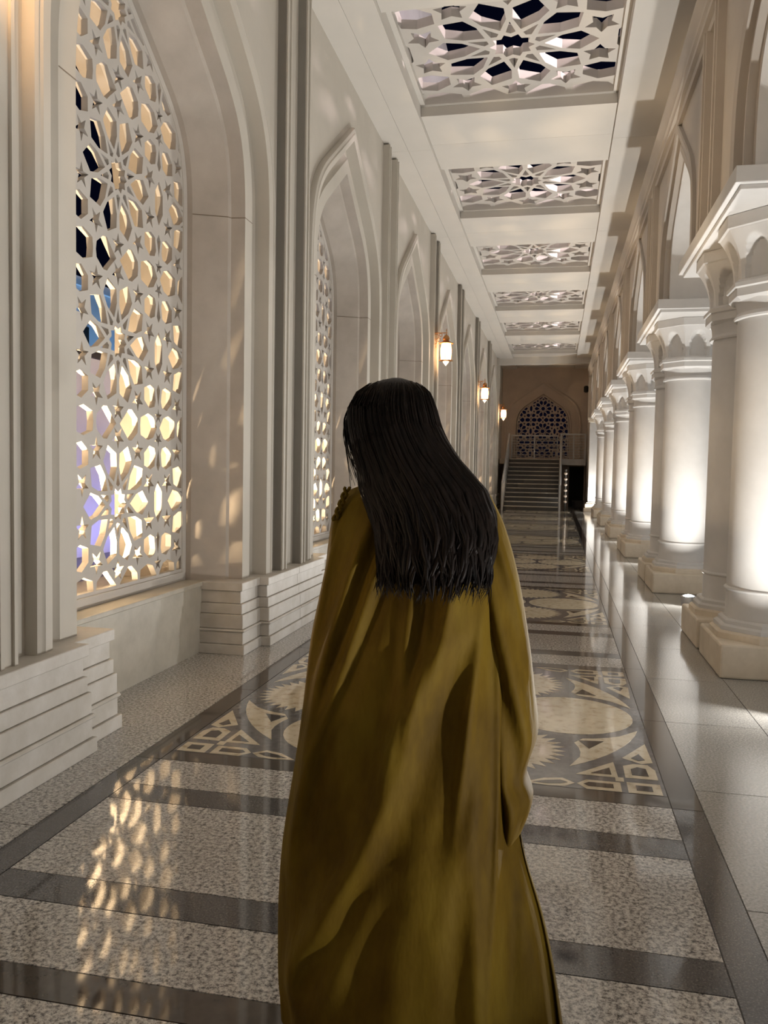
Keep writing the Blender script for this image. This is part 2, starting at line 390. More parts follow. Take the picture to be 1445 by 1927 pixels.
# ================================================================== LATTICE SCREENS
HC, WC = 1.11, 1.16
def lattice_cell(sr=.112, sn=.05, tip=.445, wide=0.0, wr_=.09, wn_=.04):
    """skeleton of the openings of one ten-fold rosette cell"""
    Q = []; st = []
    for k in range(10): st += [pol(.137, 36*k), pol(.104, 36*k+18)]
    Q.append(st)
    for k in range(10):
        s = 36*k+18; a = 36*k
        Q.append([pol(.104, s), pol(.137, s+18), pol(.255, s), pol(.137, s-18)])
        Q.append([pol(.137, a), pol(.255, a-18), pol(.36, a-17), pol(tip, a), pol(.36, a+17), pol(.255, a+18)])
        c = pol(.46, s); star = []
        for j in range(5):
            u = pol(sr, s+180+72*j); v = pol(sn, s+180+72*j+36); star += [(c[0]+u[0], c[1]+u[1]), (c[0]+v[0], c[1]+v[1])]
        Q.append(star)
    h, w_ = HC/2, WC/2
    A = [(0, h), (.10, .465), (.135, .43), (.19, .43), (.28, .495), (.29, h)]; A += [(x, 2*h-y) for x, y in A[-2:0:-1]]
    Bq = [(w_, h), (w_-.07, .465), (w_-.16, .44), (.30, .48), (.29, h)]; Bq += [(x, 2*h-y) for x, y in Bq[-2:0:-1]]
    E = [(.35, .26), (.46, .225), (.535, .255), (.555, .36), (.53, .415), (.44, .435), (.35, .37)]
    if wide: E = [(.345, .262), (.45, .225), (.54, .245), (.56, .36), (.54, .42), (.44, .445), (.345, .372)]; A[0] = (.018, h)
    for sx in (1, -1):
        Q += [[(sx*x, y) for x, y in A], [(sx*x, y) for x, y in Bq]]
        for sy in (1, -1): Q.append([(sx*x, sy*y) for x, y in E])
    Q.append([(w_, .19), (w_-.075, .075), (w_-.075, -.075), (w_, -.19), (w_+.075, -.075), (w_+.075, .075)])
    for sy in (1, -1):
        Q.append([(w_, sy*.20), (w_+.045, sy*.27), (w_, sy*.42), (w_-.045, sy*.27)]); star = []
        for j in range(5):
            u = pol(wr_, -90*sy+72*j); v = pol(wn_, -90*sy+72*j+36); star += [(w_+u[0], sy*.47+u[1]), (w_+v[0], sy*.47+v[1])]
        Q.append(star)
    return Q
def area2(p): return sum(p[i][0]*p[(i+1) % len(p)][1]-p[(i+1) % len(p)][0]*p[i][1] for i in range(len(p)))
def inset(poly, d):
    if area2(poly) < 0: poly = poly[::-1]
    out = []; n = len(poly)
    for i in range(n):
        a, b, c = Vector(poly[i-1]), Vector(poly[i]), Vector(poly[(i+1) % n])
        e1 = (b-a).normalized(); e2 = (c-b).normalized(); n1 = Vector((-e1.y, e1.x)); n2 = Vector((-e2.y, e2.x))
        m_ = n1+n2; m_ /= max(m_.dot(n1), .4); out.append(tuple(b+m_*d))
    return out
def clip(poly, region):
    if area2(region) < 0: region = region[::-1]
    n = len(region)
    for i in range(n):
        a, b = region[i], region[(i+1) % n]
        ins = lambda p: (b[0]-a[0])*(p[1]-a[1])-(b[1]-a[1])*(p[0]-a[0]) >= 0
        res = []
        for j in range(len(poly)):
            p, q = poly[j-1], poly[j]; ip, iq = ins(p), ins(q)
            if ip != iq:
                d1 = (b[0]-a[0])*(p[1]-a[1])-(b[1]-a[1])*(p[0]-a[0]); d2 = (b[0]-a[0])*(q[1]-a[1])-(b[1]-a[1])*(q[0]-a[0])
                t = d1/(d1-d2); res.append((p[0]+(q[0]-p[0])*t, p[1]+(q[1]-p[1])*t))
            if iq: res.append(q)
        poly = res
        if len(poly) < 3: return None
    cl = [poly[0]]
    for p in poly[1:]:
        if math.hypot(p[0]-cl[-1][0], p[1]-cl[-1][1]) > 2e-3: cl.append(p)
    if len(cl) < 3 or abs(area2(cl)) < 4e-4: return None
    return cl
CELL = lattice_cell(); CELL_WIDE = lattice_cell(.116, .062, .452, 1.0, .09, .042)
def lattice_mesh(name, outer, inner, origin, scale, gap, thick, mat, nx=2, ny=5, cell=CELL):
    cu = bpy.data.curves.new('c', 'CURVE'); cu.dimensions = '2D'; cu.fill_mode = 'BOTH'; cu.extrude = thick/2
    def add(poly):
        sp = cu.splines.new('POLY'); sp.points.add(len(poly)-1)
        for p, (x, y) in zip(sp.points, poly): p.co = (x, y, 0, 1)
        sp.use_cyclic_u = True
    add(outer)
    seen = set()
    for i in range(-nx, nx+1):
        for j in range(-ny, ny+1):
            for q in cell:
                q2 = [((x+i*WC)*scale+origin[0], (y+j*HC)*scale+origin[1]) for x, y in inset(q, gap)]
                key = (round(sum(p[0] for p in q2)/len(q2), 2), round(sum(p[1] for p in q2)/len(q2), 2))
                if key in seen: continue
                seen.add(key)
                if area2(q2) <= 0: continue
                c = clip(q2, inner)
                if c: add(c)
    ob = bpy.data.objects.new('c', cu); COL.objects.link(ob)
    bpy.context.view_layer.update()
    me = bpy.data.meshes.new_from_object(ob.evaluated_get(bpy.context.evaluated_depsgraph_get())); me.name = name
    bpy.data.objects.remove(ob); bpy.data.curves.remove(cu)
    me.materials.clear(); me.materials.append(MAT[mat])
    for p in me.polygons: p.use_smooth = False
    return me
kin = lambda wd, zb: keel(wd, rise(wd), zb, ZS, 10)
me_lat = lattice_mesh('lattice', kin(1.02, .60), kin(.975, .665), (0, 1.225), 1.0, .0155, .046, 'lattice')
rot = Matrix(((0, 0, 1), (1, 0, 0), (0, 1, 0))).to_4x4()      # (x,y)->(Y,Z), thickness along X
me_lat.transform(rot)
rim = MB()
k1, k2 = kin(1.028, .574), kin(.985, .63)
rim.grid([[(.028, y, z) for y, z in k2], [(.038, y, z) for y, z in k1], [(-.04, y, z) for y, z in k1], [(-.04, y, z) for y, z in k2], [(.028, y, z) for y, z in k2]])
rim.box(-.04, .04, -1.02, 1.02, .574, .64)
me_rim = rim.mesh('frame', 'lattice')
WHERE = ['nearest arch, filling the left side of the view', 'second arch from the camera, seen edge-on', 'third arch along the left wall', 'fourth arch along the left wall', 'fifth arch along the left wall', 'sixth arch along the left wall', 'seventh arch, just before the stairs']
for k in range(-2, 7):
    e = empty('lattice_screen', (-2.98, bay(k), 0))
    tag(e, 'pale pierced star-pattern stone screen in the '+(WHERE[k] if k >= 0 else ['arch level with the camera, out of frame', 'last arch behind the camera'][-1-k]), 'screen', 'pierced screens of the left wall')
    put('lattice', me_lat, e); put('frame', me_rim, e)

# ================================================================== CEILING
ceil = empty('ceiling'); tag(ceil, 'cream plaster ceiling with recessed square grille openings', 'ceiling', kind='structure')
G = 1.235
def cp(name, x0, x1, y0, y1, z0, z1, mat='ceil'):
    key = (name, round(x1-x0, 3), round(y1-y0, 3), z0, z1)
    if key not in SL: SL[key] = MB().box(-(x1-x0)/2+.002, (x1-x0)/2-.002, -(y1-y0)/2+.002, (y1-y0)/2-.002, z0, z1).mesh(name, mat)
    return put(name, SL[key], ceil, ((x0+x1)/2, (y0+y1)/2, 0))
CXL, CXR = XC-G+.07, XC+G+.07
for k in BAYS+[7]:
    c = bay(k); y0, y1 = c-P/2, min(c+P/2, Y1)
    if y1-y0 < .2: continue
    cp('ceiling_panel', -2.75, -2.20, y0, y1, ZC, 6.5); cp('ceiling_panel', -2.20, CXL, y0, y1, ZC, 6.5); cp('ceiling_panel', CXR, 1.30, y0, y1, ZC, 6.5)
    if k < 0 or k == 7: cp('ceiling_panel', CXL, CXR, y0, y1, 6.08, 6.5)
    else:
        cp('ceiling_panel', CXL, CXR, y0, c-G, 6.08, 6.5); cp('ceiling_panel', CXL, CXR, c+G, y1, 6.08, 6.5)
build('ceiling_beam', MB().box(-2.6, 1.3, bay(6)+P/2-.1, bay(6)+P/2+.35, 5.80, 6.2), 'ceil', ceil)
build('roof_deck', MB().box(-3.0, CXL-.05, Y0, Y1, 6.5, 6.56).box(CXR+.05, 2.3, Y0, Y1, 6.5, 6.56), 'plaza', ceil)
sq = [(-G, -G), (G, -G), (G, G), (-G, G)]; sqi = [(x*.965, y*.965) for x, y in sq]
me_gr = lattice_mesh('lattice', sq, sqi, (0, 0), 2.2, .0150, .10, 'lattice', 1, 1, CELL_WIDE)
me_up = MB()
for s in (-1, 1):
    me_up.box(s*(G-.03)-.03, s*(G-.03)+.03, -G, G, 6.2, 6.42); me_up.box(-G, G, s*(G-.03)-.03, s*(G-.03)+.03, 6.2, 6.42)
me_up = me_up.mesh('curb', 'ceil')
for k in range(0, 7):
    e = empty('ceiling_grille', ((CXL+CXR)/2, bay(k), 6.31))
    tag(e, 'square ceiling grille of interlaced star straps, '+(['above the frame, over the camera side', 'largest and nearest one in view', 'second one along the ceiling', 'third one along the ceiling', 'fourth one along the ceiling', 'fifth one along the ceiling', 'last and smallest one, before the beam'][k]), 'grille', 'ceiling grilles')
    put('lattice', me_gr, e); put('curb', me_up, e, (0, 0, -6.31))

# ================================================================== ARCADE WALL (right)
XR, XRB = 1.20, 2.12
wr = empty('wall_right'); tag(wr, 'plain rendered arcade wall with pointed arches, pilaster strips and cornice above the columns', 'wall', kind='structure')
ZA, ZT = 3.585, 3.72
rise_r = lambda wd: 1.19+1.05*(wd-.94)
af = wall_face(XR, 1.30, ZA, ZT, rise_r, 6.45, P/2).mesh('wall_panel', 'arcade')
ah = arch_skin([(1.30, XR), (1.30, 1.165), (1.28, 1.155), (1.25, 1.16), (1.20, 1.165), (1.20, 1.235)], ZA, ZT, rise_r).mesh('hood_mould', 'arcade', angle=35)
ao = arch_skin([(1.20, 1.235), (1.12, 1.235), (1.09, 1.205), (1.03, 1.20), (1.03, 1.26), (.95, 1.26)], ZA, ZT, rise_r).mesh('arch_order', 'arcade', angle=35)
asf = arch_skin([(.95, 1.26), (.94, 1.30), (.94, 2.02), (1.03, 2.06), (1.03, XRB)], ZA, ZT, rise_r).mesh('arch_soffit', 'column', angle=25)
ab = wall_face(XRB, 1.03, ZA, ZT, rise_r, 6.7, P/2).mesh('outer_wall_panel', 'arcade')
sp = MB()
for s in (-.26, .26): sp.box(1.13, 1.22, s-.06, s+.06, ZA, 5.28)
cornice = MB()
cpts = [(1.22, 5.24), (1.16, 5.24), (1.155, 5.30), (1.12, 5.32), (1.12, 5.37), (1.10, 5.40), (1.10, 5.46), (1.06, 5.53), (1.06, 5.58), (1.22, 5.60)]
cornice.grid([[(x, -P/2, z), (x, P/2, z)] for x, z in cpts])
cornice = cornice.mesh('cornice', 'arcade', angle=30)
stripm = MB().box(1.135, 1.22, -.055, .055, ZA, 5.25).box(1.12, 1.2, -.02, .02, ZA, 5.25).mesh('pilaster', 'arcade')
slabm = bevelled(MB().box(1.12, 2.20, -1.34, 1.34, 3.47, 3.585), 'impost_slab', 'column', .006)
slabl = bevelled(MB().box(1.16, 2.16, -1.30, 1.30, 3.435, 3.47), 'impost_lip', 'column', .005)
for k in BAYS:
    c = bay(k)
    for nm, me in (('wall_panel', af), ('hood_mould', ah), ('arch_order', ao), ('arch_soffit', asf), ('outer_wall_panel', ab), ('cornice', cornice)): put(nm, me, wr, (0, c, 0))
for k in range(-2, 7):
    c = pier(k)
    for s in (-.26, .26): put('pilaster', stripm, wr, (0, c+s, 0))
    if k < 6: put('impost_slab', slabm, wr, (0, c, 0)); put('impost_lip', slabl, wr, (0, c, 0))
build('wall_panel', MB().box(XR, XRB, pier(6)-.9, Y1, 0, 6.6), 'arcade', wr)
ep = put('end_pier', bevelled(MB().box(1.16, 2.16, pier(6)-1.3, pier(6)-.9, 0, 3.58), 'end_pier', 'column', .01), wr)
for z0, z1, d in ((0, .14, .14), (.14, .30, .10), (.30, .36, .05), (3.42, 3.5, .05), (3.5, 3.59, .08)):
    put('pier_course', bevelled(MB().box(1.16-d, 2.16, pier(6)-1.3-d, pier(6)-.9, z0, z1), 'pier_course', 'column_base', .008), wr)

# ================================================================== COLUMNS
def octa(ap, z, n=8): r = ap/math.cos(math.pi/8); return [(r*math.cos(R(22.5+45*i)), r*math.sin(R(22.5+45*i)), z) for i in range(8)]
def oct_stack(levels):
    rows = [octa(a, z) for a, z in levels]; mb = MB(); mb.grid(rows, True); n = 8*(len(rows)-1)
    mb.f.append(tuple(range(7, -1, -1))); mb.f.append(tuple(n+i for i in range(8))); return mb
me_block = bevelled(MB().box(-.45, .45, -.45, .45, 0, .255), 'plinth_block', 'column_base', .018, 2)
me_step = [oct_stack([(.425, .255), (.425, .30), (.405, .315)]).mesh('base_step', 'column_base'), oct_stack([(.395, .315), (.395, .345), (.375, .36)]).mesh('base_step', 'column'), oct_stack([(.365, .36), (.365, .385), (.345, .40)]).mesh('base_step', 'column')]
me_shaft = MB().lathe([(.345, .385), (.338, .42), (.335, .62), (.328, 2.70)], 48).mesh('shaft', 'column', angle=40)
ringp = [(.33, .60)]+[(.335+.02*math.sin(math.pi*i/6), .605+.035*i/6) for i in range(7)]+[(.33, .645)]
me_ring = MB().lathe(ringp, 48).mesh('shaft_ring', 'column', angle=60)
me_neck = MB().lathe([(.33, 2.685), (.352, 2.69), (.356, 2.705), (.345, 2.72), (.335, 2.735), (.34, 2.80), (.36, 2.84)], 48).mesh('necking', 'column', angle=35)
me_coll = oct_stack([(.345, 2.82), (.375, 2.845), (.375, 2.905), (.392, 2.915), (.392, 2.945), (.365, 2.965), (.345, 2.975)]).mesh('collar', 'column')
bell = []
NT, NH = 8*20, 26
for i in range(NH+1):
    t = i/NH; row = []
    for j in range(NT):
        th = 2*math.pi*j/NT; loc = ((th+math.pi/8) % (math.pi/4))-math.pi/8; u = loc/(math.pi/8)
        flare = (.345+.105*t**2.2)/math.cos(loc)
        a = 1-(abs(u)/.74)**2.2; top = .86*math.sqrt(a) if a > 0 else 0
        core = .325-.01*math.cos(u*5)
        s = max(0, min(1, (top-t)/.07)); s = s*s*(3-2*s)
        r = flare*(1-s)+min(core, flare)*s
        row.append((r*math.cos(th), r*math.sin(th), 2.975+.355*t))
    bell.append(row)
me_bell = MB().grid(bell, True).mesh('capital_bell', 'column', angle=40)
me_cap = oct_stack([(.44, 3.325), (.465, 3.34), (.465, 3.43), (.45, 3.44)]).mesh('capital_block', 'column')
colp = None
COLS = [('plinth_block', me_block)]+[('base_step', m_) for m_ in me_step]+[('shaft', me_shaft), ('shaft_ring', me_ring), ('necking', me_neck), ('collar', me_coll), ('capital_bell', me_bell), ('capital_block', me_cap)]
names = {-2: 'pair behind the camera, out of frame', -1: 'pair beside the camera, out of frame', 0: 'pair cut by the right edge of the view', 1: 'second pair, beyond the bright floor uplight', 2: 'third pair along the arcade', 3: 'fourth pair along the arcade', 4: 'fifth pair along the arcade', 5: 'last pair before the end pier'}
for k in range(-2, 6):
    for s, which in ((-1, 'near, front-lit'), (1, 'far, shaded')):
        e = empty('column', (1.66, pier(k)+s*.52, 0))
        tag(e, f'{which} round white column of the {names[k]}', 'column', 'paired arcade columns')
        for nm, me in COLS: put(nm, me, e)

# ------------------------------------------------------------------ floor uplights
me_urim = MB().lathe([(.085, 0), (.085, .075), (.078, .082), (.064, .082), (.064, .066)], 24).mesh('bezel', 'steel', angle=30)
me_ulen = MB().lathe([(.062, .066), (.058, .080), (.04, .092), (.015, .098), (.002, .099)], 24).mesh('lens', 'lamp_lens', smooth=True)
def area_light(name, loc, size, power, col, rotm=None, parent=None, spread=180):
    l = bpy.data.lights.new(name, 'AREA'); l.shape = 'DISK'; l.size = size; l.energy = power; l.color = col; l.spread = R(spread)
    o = bpy.data.objects.new(name, l); COL.objects.link(o); o.location = loc
    o.rotation_euler = rotm if rotm else (math.pi, 0, 0)
    if parent: o.parent = parent
    return o
for k in range(-2, 7):
    for s in (-1,):
        yy = pier(k)+s*1.66
        if k == 6 and s == 1: continue
        e = empty('floor_uplight', (1.54, yy, 0)); side = 'in front of' if s < 0 else 'behind'
        tag(e, f'round floor uplight {side} the {names[k]}' if k < 6 else 'round floor uplight in front of the square end pier', 'uplight', 'arcade floor uplights')
        put('bezel', me_urim, e); put('lens', me_ulen, e)
        area_light('lamp', (0, 0, .112), .08, UPLIGHT_W, UP_COL, (math.pi+s*R(-25), R(-12), 0), parent=e)
# ------------------------------------------------------------------ warm lamps on the outer sills
me_slen = MB().lathe([(.05, .03), (.05, .036)], 20).mesh('lens', 'sill_lens')
me_sbod = MB().lathe([(.065, 0), (.07, .03), (.07, .045), (.055, .045), (.055, .03)], 20).mesh('housing', 'steel', angle=30)
for k in range(-1, 7):
    e = empty('sill_lamp', (-3.36, bay(k)-.3, .572))
    tag(e, 'small warm lamp on the outer sill behind the '+(('pierced screen of the '+ORD[k]+' arch') if k >= 0 else 'screen beside the camera'), 'lamp', 'sill lamps')
    put('housing', me_sbod, e); put('lens', me_slen, e)
    area_light('lamp', (0, 0, .06), .09, SILL_W, (1, .73, .44), parent=e)

# ================================================================== LANTERNS
def make_lantern():
    e = empty('wall_lantern')
    lb = MB().tube([(-.26, 0, .34), (.02, 0, .34)], .009).tube([(-.26, 0, .34), (-.26, 0, -.02)], .009)
    br = build('bracket', lb, 'brass', e)
    sc = MB()
    for cx, cz, r in ((-.20, .27, .05), (-.11, .30, .03), (-.22, .16, .035), (-.15, .21, .035), (-.23, .07, .025)):
        sc.tube([(cx+r*math.cos(2*math.pi*i/14), 0, cz+r*math.sin(2*math.pi*i/14)) for i in range(15)], .006, 5)
    build('scrollwork', sc, 'brass', br)
    build('back_plate', MB().box(-.275, -.26, -.05, .05, -.06, .38), 'brass', e)
    build('finial', MB().lathe([(.004, .42), (.006, .40), (.012, .385), (.006, .37), (.006, .32), (.016, .30)], 12), 'brass', e, smooth=True)
    build('dome', MB().lathe([(.012, .305), (.035, .29), (.062, .255), (.07, .22), (.055, .20), (.055, .19), (.10, .16), (.15, .14), (.15, .13), (.10, .13)], 12), 'brass', e, angle=40)
    build('glass', MB().lathe([(.092, .128), (.105, .02), (.10, -.16), (.088, -.19)], 8), 'lantern_glow', e)
    build('drop', MB().lathe([(.07, -.20), (.05, -.24), (.02, -.275), (.004, -.30)], 8), 'lantern_glow', e)
    cg = MB()
    for i in range(8):
        a = R(45*i); cg.tube([(.095*math.cos(a), .095*math.sin(a), .13), (.11*math.cos(a), .11*math.sin(a), .02), (.105*math.cos(a), .105*math.sin(a), -.16), (.095*math.cos(a), .095*math.sin(a), -.2)], .004, 4)
    build('cage', cg, 'brass', e)
    build('lower_rim', MB().lathe([(.10, -.185), (.145, -.195), (.145, -.205), (.08, -.215)], 12), 'brass', e)
    l = bpy.data.lights.new('lamp', 'POINT'); l.energy = LANTERN_W; l.color = WARM; l.shadow_soft_size = .06
    o = bpy.data.objects.new('lamp', l); COL.objects.link(o); o.parent = e; o.location = (.0, 0, -.02)
    for nm in ('glass', 'drop'): pass
    return e
lan = make_lantern()
for ch in lan.children:
    if ch.name.split('.')[0] in ('glass', 'drop', 'cage'): ch.visible_shadow = True
for i, (k, lab) in enumerate(((2, 'glowing brass wall lantern nearest to the woman, right of her head'), (4, 'glowing brass wall lantern in the middle of the row of three'), (6, 'glowing brass wall lantern farthest away, beside the stairs'), (-1, 'glowing brass wall lantern above the camera side, out of frame'))):
    e = lan if i == 0 else dup(lan)
    e.location = (-2.20, pier(k), 3.84); tag(e, lab, 'lantern', 'wall lanterns')

# ================================================================== END WALL, STAIRS
we = empty('wall_end'); tag(we, 'shadowed end wall with a moulded pointed arch around a pierced screen', 'wall', kind='structure')
rise_e = lambda wd: 1.5+1.15*(wd-1.15)
ZE = 3.42
def to_end(mb):      # (X,y,z) -> (y, -X, z): arch plane facing -Y
    mb.v = [(y, -x, z) for x, y, z in mb.v]; return mb
build('wall_panel', MB().box(XC-2.1, XC+2.1, Y1-.012, Y1+.05, 0, 2.03), 'end_render', we)
build('wall_panel', to_end(wall_face(0, 1.66, 0, ZE, rise_e, 6.3, 2.1)), 'end_render', we, (XC, Y1, 0))
build('arch_surround', to_end(arch_skin([(1.66, 0), (1.66, .05), (1.60, .06), (1.56, .03), (1.56, -.04), (1.22, -.04), (1.22, .02), (1.16, .02), (1.15, -.25), (1.15, -.45)], 2.02, ZE, rise_e)), 'end_render', we, (XC, Y1, 0), angle=30)
me_le = lattice_mesh('lattice', keel(1.14, rise_e(1.15), 2.05, ZE, 10), keel(1.09, rise_e(1.09), 2.12, ZE, 10), (0, 3.3), .9, .018, .06, 'end_render', 2, 4)
me_le.transform(Matrix(((1, 0, 0), (0, 0, -1), (0, 1, 0))).to_4x4())
e = empty('lattice_screen', (XC, Y1+.28, 0)); tag(e, 'pierced star-pattern screen in the arch of the end wall above the stairs', 'screen'); put('lattice', me_le, e)
NS, RH, TD = 12, .17, .30; SY = 32.0; SX0, SX1 = -2.02, .06; ZL = NS*RH
LY = SY+NS*TD
st = empty('staircase', ((SX0+SX1)/2, SY, 0)); tag(st, 'straight dark stone staircase of twelve steps rising to a landing', 'stairs')
hw = (SX1-SX0)/2
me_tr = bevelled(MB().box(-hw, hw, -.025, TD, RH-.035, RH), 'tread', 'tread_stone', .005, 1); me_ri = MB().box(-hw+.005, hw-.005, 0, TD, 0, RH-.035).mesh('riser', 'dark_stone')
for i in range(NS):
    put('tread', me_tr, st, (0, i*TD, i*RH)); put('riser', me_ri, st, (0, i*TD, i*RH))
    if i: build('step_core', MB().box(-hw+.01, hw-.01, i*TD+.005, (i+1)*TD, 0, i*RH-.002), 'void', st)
for s in (-1, 1):
    build('stringer', MB().grid([[(s*(hw+.02), -.02, 0), (s*(hw+.02), -.02, .22), (s*(hw+.02), NS*TD, ZL+.1), (s*(hw+.02), NS*TD, ZL-.4)], [(s*(hw+.06), -.02, 0), (s*(hw+.06), -.02, .22), (s*(hw+.06), NS*TD, ZL+.1), (s*(hw+.06), NS*TD, ZL-.4)]], True), 'metal_grey', st)
build('landing', MB().box(-2.45-(SX0+SX1)/2, 1.15-(SX0+SX1)/2, NS*TD, Y1-SY-.08, ZL-.22, ZL), 'tread_stone', st)
build('landing_fascia', MB().box(hw+.07, 1.15-(SX0+SX1)/2, NS*TD-.03, NS*TD, ZL-.24, ZL+.02), 'metal_grey', st)
SXC = (SX0+SX1)/2
def railing(name, mb, lab, loc):
    r_ = build(name, mb, 'metal_grey', st, loc); r_['label'] = lab; return r_
for s, lab in ((-1, 'sloping grey handrail along the left wall side'), (1, 'sloping grey handrail on the open right side')):
    x = (SX0 if s < 0 else SX1)+s*.05
    r_ = railing('stair_railing', MB().tube([(0, -.02, 1.0), (0, NS*TD, ZL+1.06)], .038, 8), lab, (x-SXC, 0, 0))
    for q in range(5): zz = .25+.16*q; build('rail_bar', MB().tube([(0, 0, zz), (0, NS*TD, ZL+zz)], .012, 5), 'metal_grey', r_)
    for q in range(5): build('post', MB().box(-.035, .035, q*.9-.03, q*.9+.03, q*.9/TD*RH, q*.9/TD*RH+1.02), 'metal_grey', r_)
lr = railing('landing_railing', MB().box(0, 1.02, -.03, .03, 1.03, 1.09), 'grey horizontal-bar railing along the landing edge', (.12-SXC, LY-SY, ZL))
for q in range(8): build('rail_bar', MB().tube([(0, 0, .10+.115*q), (1.02, 0, .10+.115*q)], .014, 5), 'metal_grey', lr)
for x in (0.03, .52, .99): build('post', MB().box(x-.03, x+.03, -.03, .03, 0, 1.05), 'metal_grey', lr)
lb = railing('landing_railing', MB().box(0, 2.0, -.03, .03, 1.0, 1.06), 'grey horizontal-bar railing at the back of the landing', (SX0-SXC, Y1-.45-SY, ZL))
for q in range(8): build('rail_bar', MB().tube([(0, 0, .10+.115*q), (2.0, 0, .10+.115*q)], .012, 5), 'metal_grey', lb)
for x in (0.02, 1.0, 1.98): build('post', MB().box(x-.025, x+.025, -.025, .025, 0, 1.02), 'metal_grey', lb)
d1 = build('door_1', MB().box(.50, 1.12, Y1-.10, Y1-.02, 0, 1.75), 'void'); tag(d1, 'dark doorway under the landing right of the stairs', 'door', kind='structure')
build('door_frame', MB().box(.40, .50, Y1-.14, Y1-.02, 0, 1.80).box(.40, 1.18, Y1-.14, Y1-.02, 1.75, 1.82), 'end_render', d1)
def small(name, mb, mat, label, cat, loc, **k): return tag(build(name, mb, mat, None, loc, **k), label, cat)
small('planter', MB().lathe([(.16, 0), (.20, .06), (.23, .30), (.25, .34), (.22, .34), (.20, .28)], 20), 'dark_stone', 'low dark round planter on the floor under the landing', 'planter', (.85, 34.6, 0), angle=40)
sp_ = empty('wall_speaker', (1.1, 36.2, 5.05)); tag(sp_, 'small dark loudspeaker high up beside the end wall', 'speaker')
build('cabinet', MB().lathe([(.06, -.14), (.10, -.10), (.10, .10), (.06, .14)], 12), 'void', sp_, angle=40); build('arm', MB().tube([(0, 0, 0), (.12, 0, .06)], .015), 'void', sp_)
pb = empty('post_lamp', (.32, 32.6, 0)); tag(pb, 'dark post strung with small round lamps beside the stair foot', 'lamp')
build('post', MB().lathe([(.09, 0), (.09, .04), (.03, .06), (.03, 1.55), (.05, 1.6)], 12), 'dark_stone', pb, angle=40)
for q in range(6): build('globe', MB().lathe([(.01, -.05), (.05, -.035), (.065, 0), (.05, .035), (.01, .05)], 10), 'end_render', pb, (0, -.03, .35+.22*q), smooth=True)

# ================================================================== OUTSIDE
gr = build('ground', MB().box(-60, 40, -25, 80, -.5, -.32), 'plaza'); tag(gr, 'paved plaza around the arcade at night', 'ground', kind='structure')
build('paving_edge', MB().box(2.62, 3.4, Y0, Y1, -.32, -.02), 'plaza', gr)
gw = empty('garden_wall', (-9.2, 18, -.32)); tag(gw, 'long pale wall washed in violet light beyond the nearest screen', 'wall')
build('wall_face', MB().box(-.15, .15, -13, 13, 0, 3.9), 'facade', gw); build('coping', MB().box(-.22, .22, -13, 13, 3.9, 4.05), 'dark_stone', gw)
bb = empty('building', (-17, 30, -.32)); tag(bb, 'pale building washed in blue light behind the violet garden wall', 'building')
build('wall_face', MB().box(-3, 0, -14, 14, 0, 8.2), 'facade', bb); build('parapet', MB().box(-3.1, .12, -14.1, 14.1, 8.2, 8.5), 'facade', bb)
for q in range(9):
    wn = build('window', MB().box(-.02, .06, -.55, .55, 4.9, 6.9), 'facade', bb, (0, -12+3*q, 0)); build('pane', MB().box(.05, .075, -.45, .45, 5.0, 6.8), 'void', wn)
def strip(loc, sx, sy, power, col, rot):
    l = bpy.data.lights.new('wall_washer', 'AREA'); l.shape = 'RECTANGLE'; l.size = sx; l.size_y = sy; l.energy = power; l.color = col
    o = bpy.data.objects.new('wall_washer', l); COL.objects.link(o); o.location = loc; o.rotation_euler = rot
strip((-8.0, 18, -.2), .15, 24, 260, (.42, .40, 1.0), (0, R(150), 0))
strip((-14.6, 30, 1.0), .3, 26, 900, (.25, .55, 1.0), (0, R(140), 0))
# unseen globe lamps added in the courtyard to brighten floor and left wall
me_post = MB().lathe([(.16, 0), (.16, .12), (.07, .2), (.05, .5), (.045, 3.5), (.09, 3.6), (.09, 3.66)], 16).mesh('post', 'dark_stone', angle=40)
me_globe = MB().lathe([(.06, 3.66)]+[(.28*math.sin(math.pi*i/12)+.002, 3.94-.28*math.cos(math.pi*i/12)) for i in range(1, 12)]+[(.002, 4.22)], 24).mesh('globe', 'fill_globe_glow', smooth=True)
for k in range(-2, 7):
    e = empty('courtyard_fill_lamp', (8.0, bay(k), -.32)); tag(e, 'added white globe lamp on a dark post, out of view in the courtyard facing the '+(ORD[k]+' arch' if k >= 0 else ['arch beside the camera', 'arch behind the camera'][-1-k]), 'lamp', 'added courtyard fill lamps')
    put('post', me_post, e); put('globe', me_globe, e)
    l = bpy.data.lights.new('lamp', 'POINT'); l.energy = COURT_FILL_W; l.color = (1, .96, .90); l.shadow_soft_size = .2
    o = bpy.data.objects.new('lamp', l); COL.objects.link(o); o.parent = e; o.location = (0, 0, 3.94)
# unseen floodlights added on the roof for the glow through the grilles
rf_body = MB().box(-.10, .10, -.16, .16, -.09, .09).box(-.02, .02, -.02, .02, -.35, -.05).mesh('floodlight', 'metal_grey')
for k in range(0, 7):
    o = put('roof_fill_light', rf_body, None, (1.75, bay(k), 6.95)); tag(o, 'small grey floodlight added on the roof above the '+ORD[k]+' arch, out of view', 'floodlight', 'added roof floodlights')
    area_light('lamp', (-.14, 0, .03), .2, ROOF_FILL_W, PINK, (0, R(80), 0), o, 150)

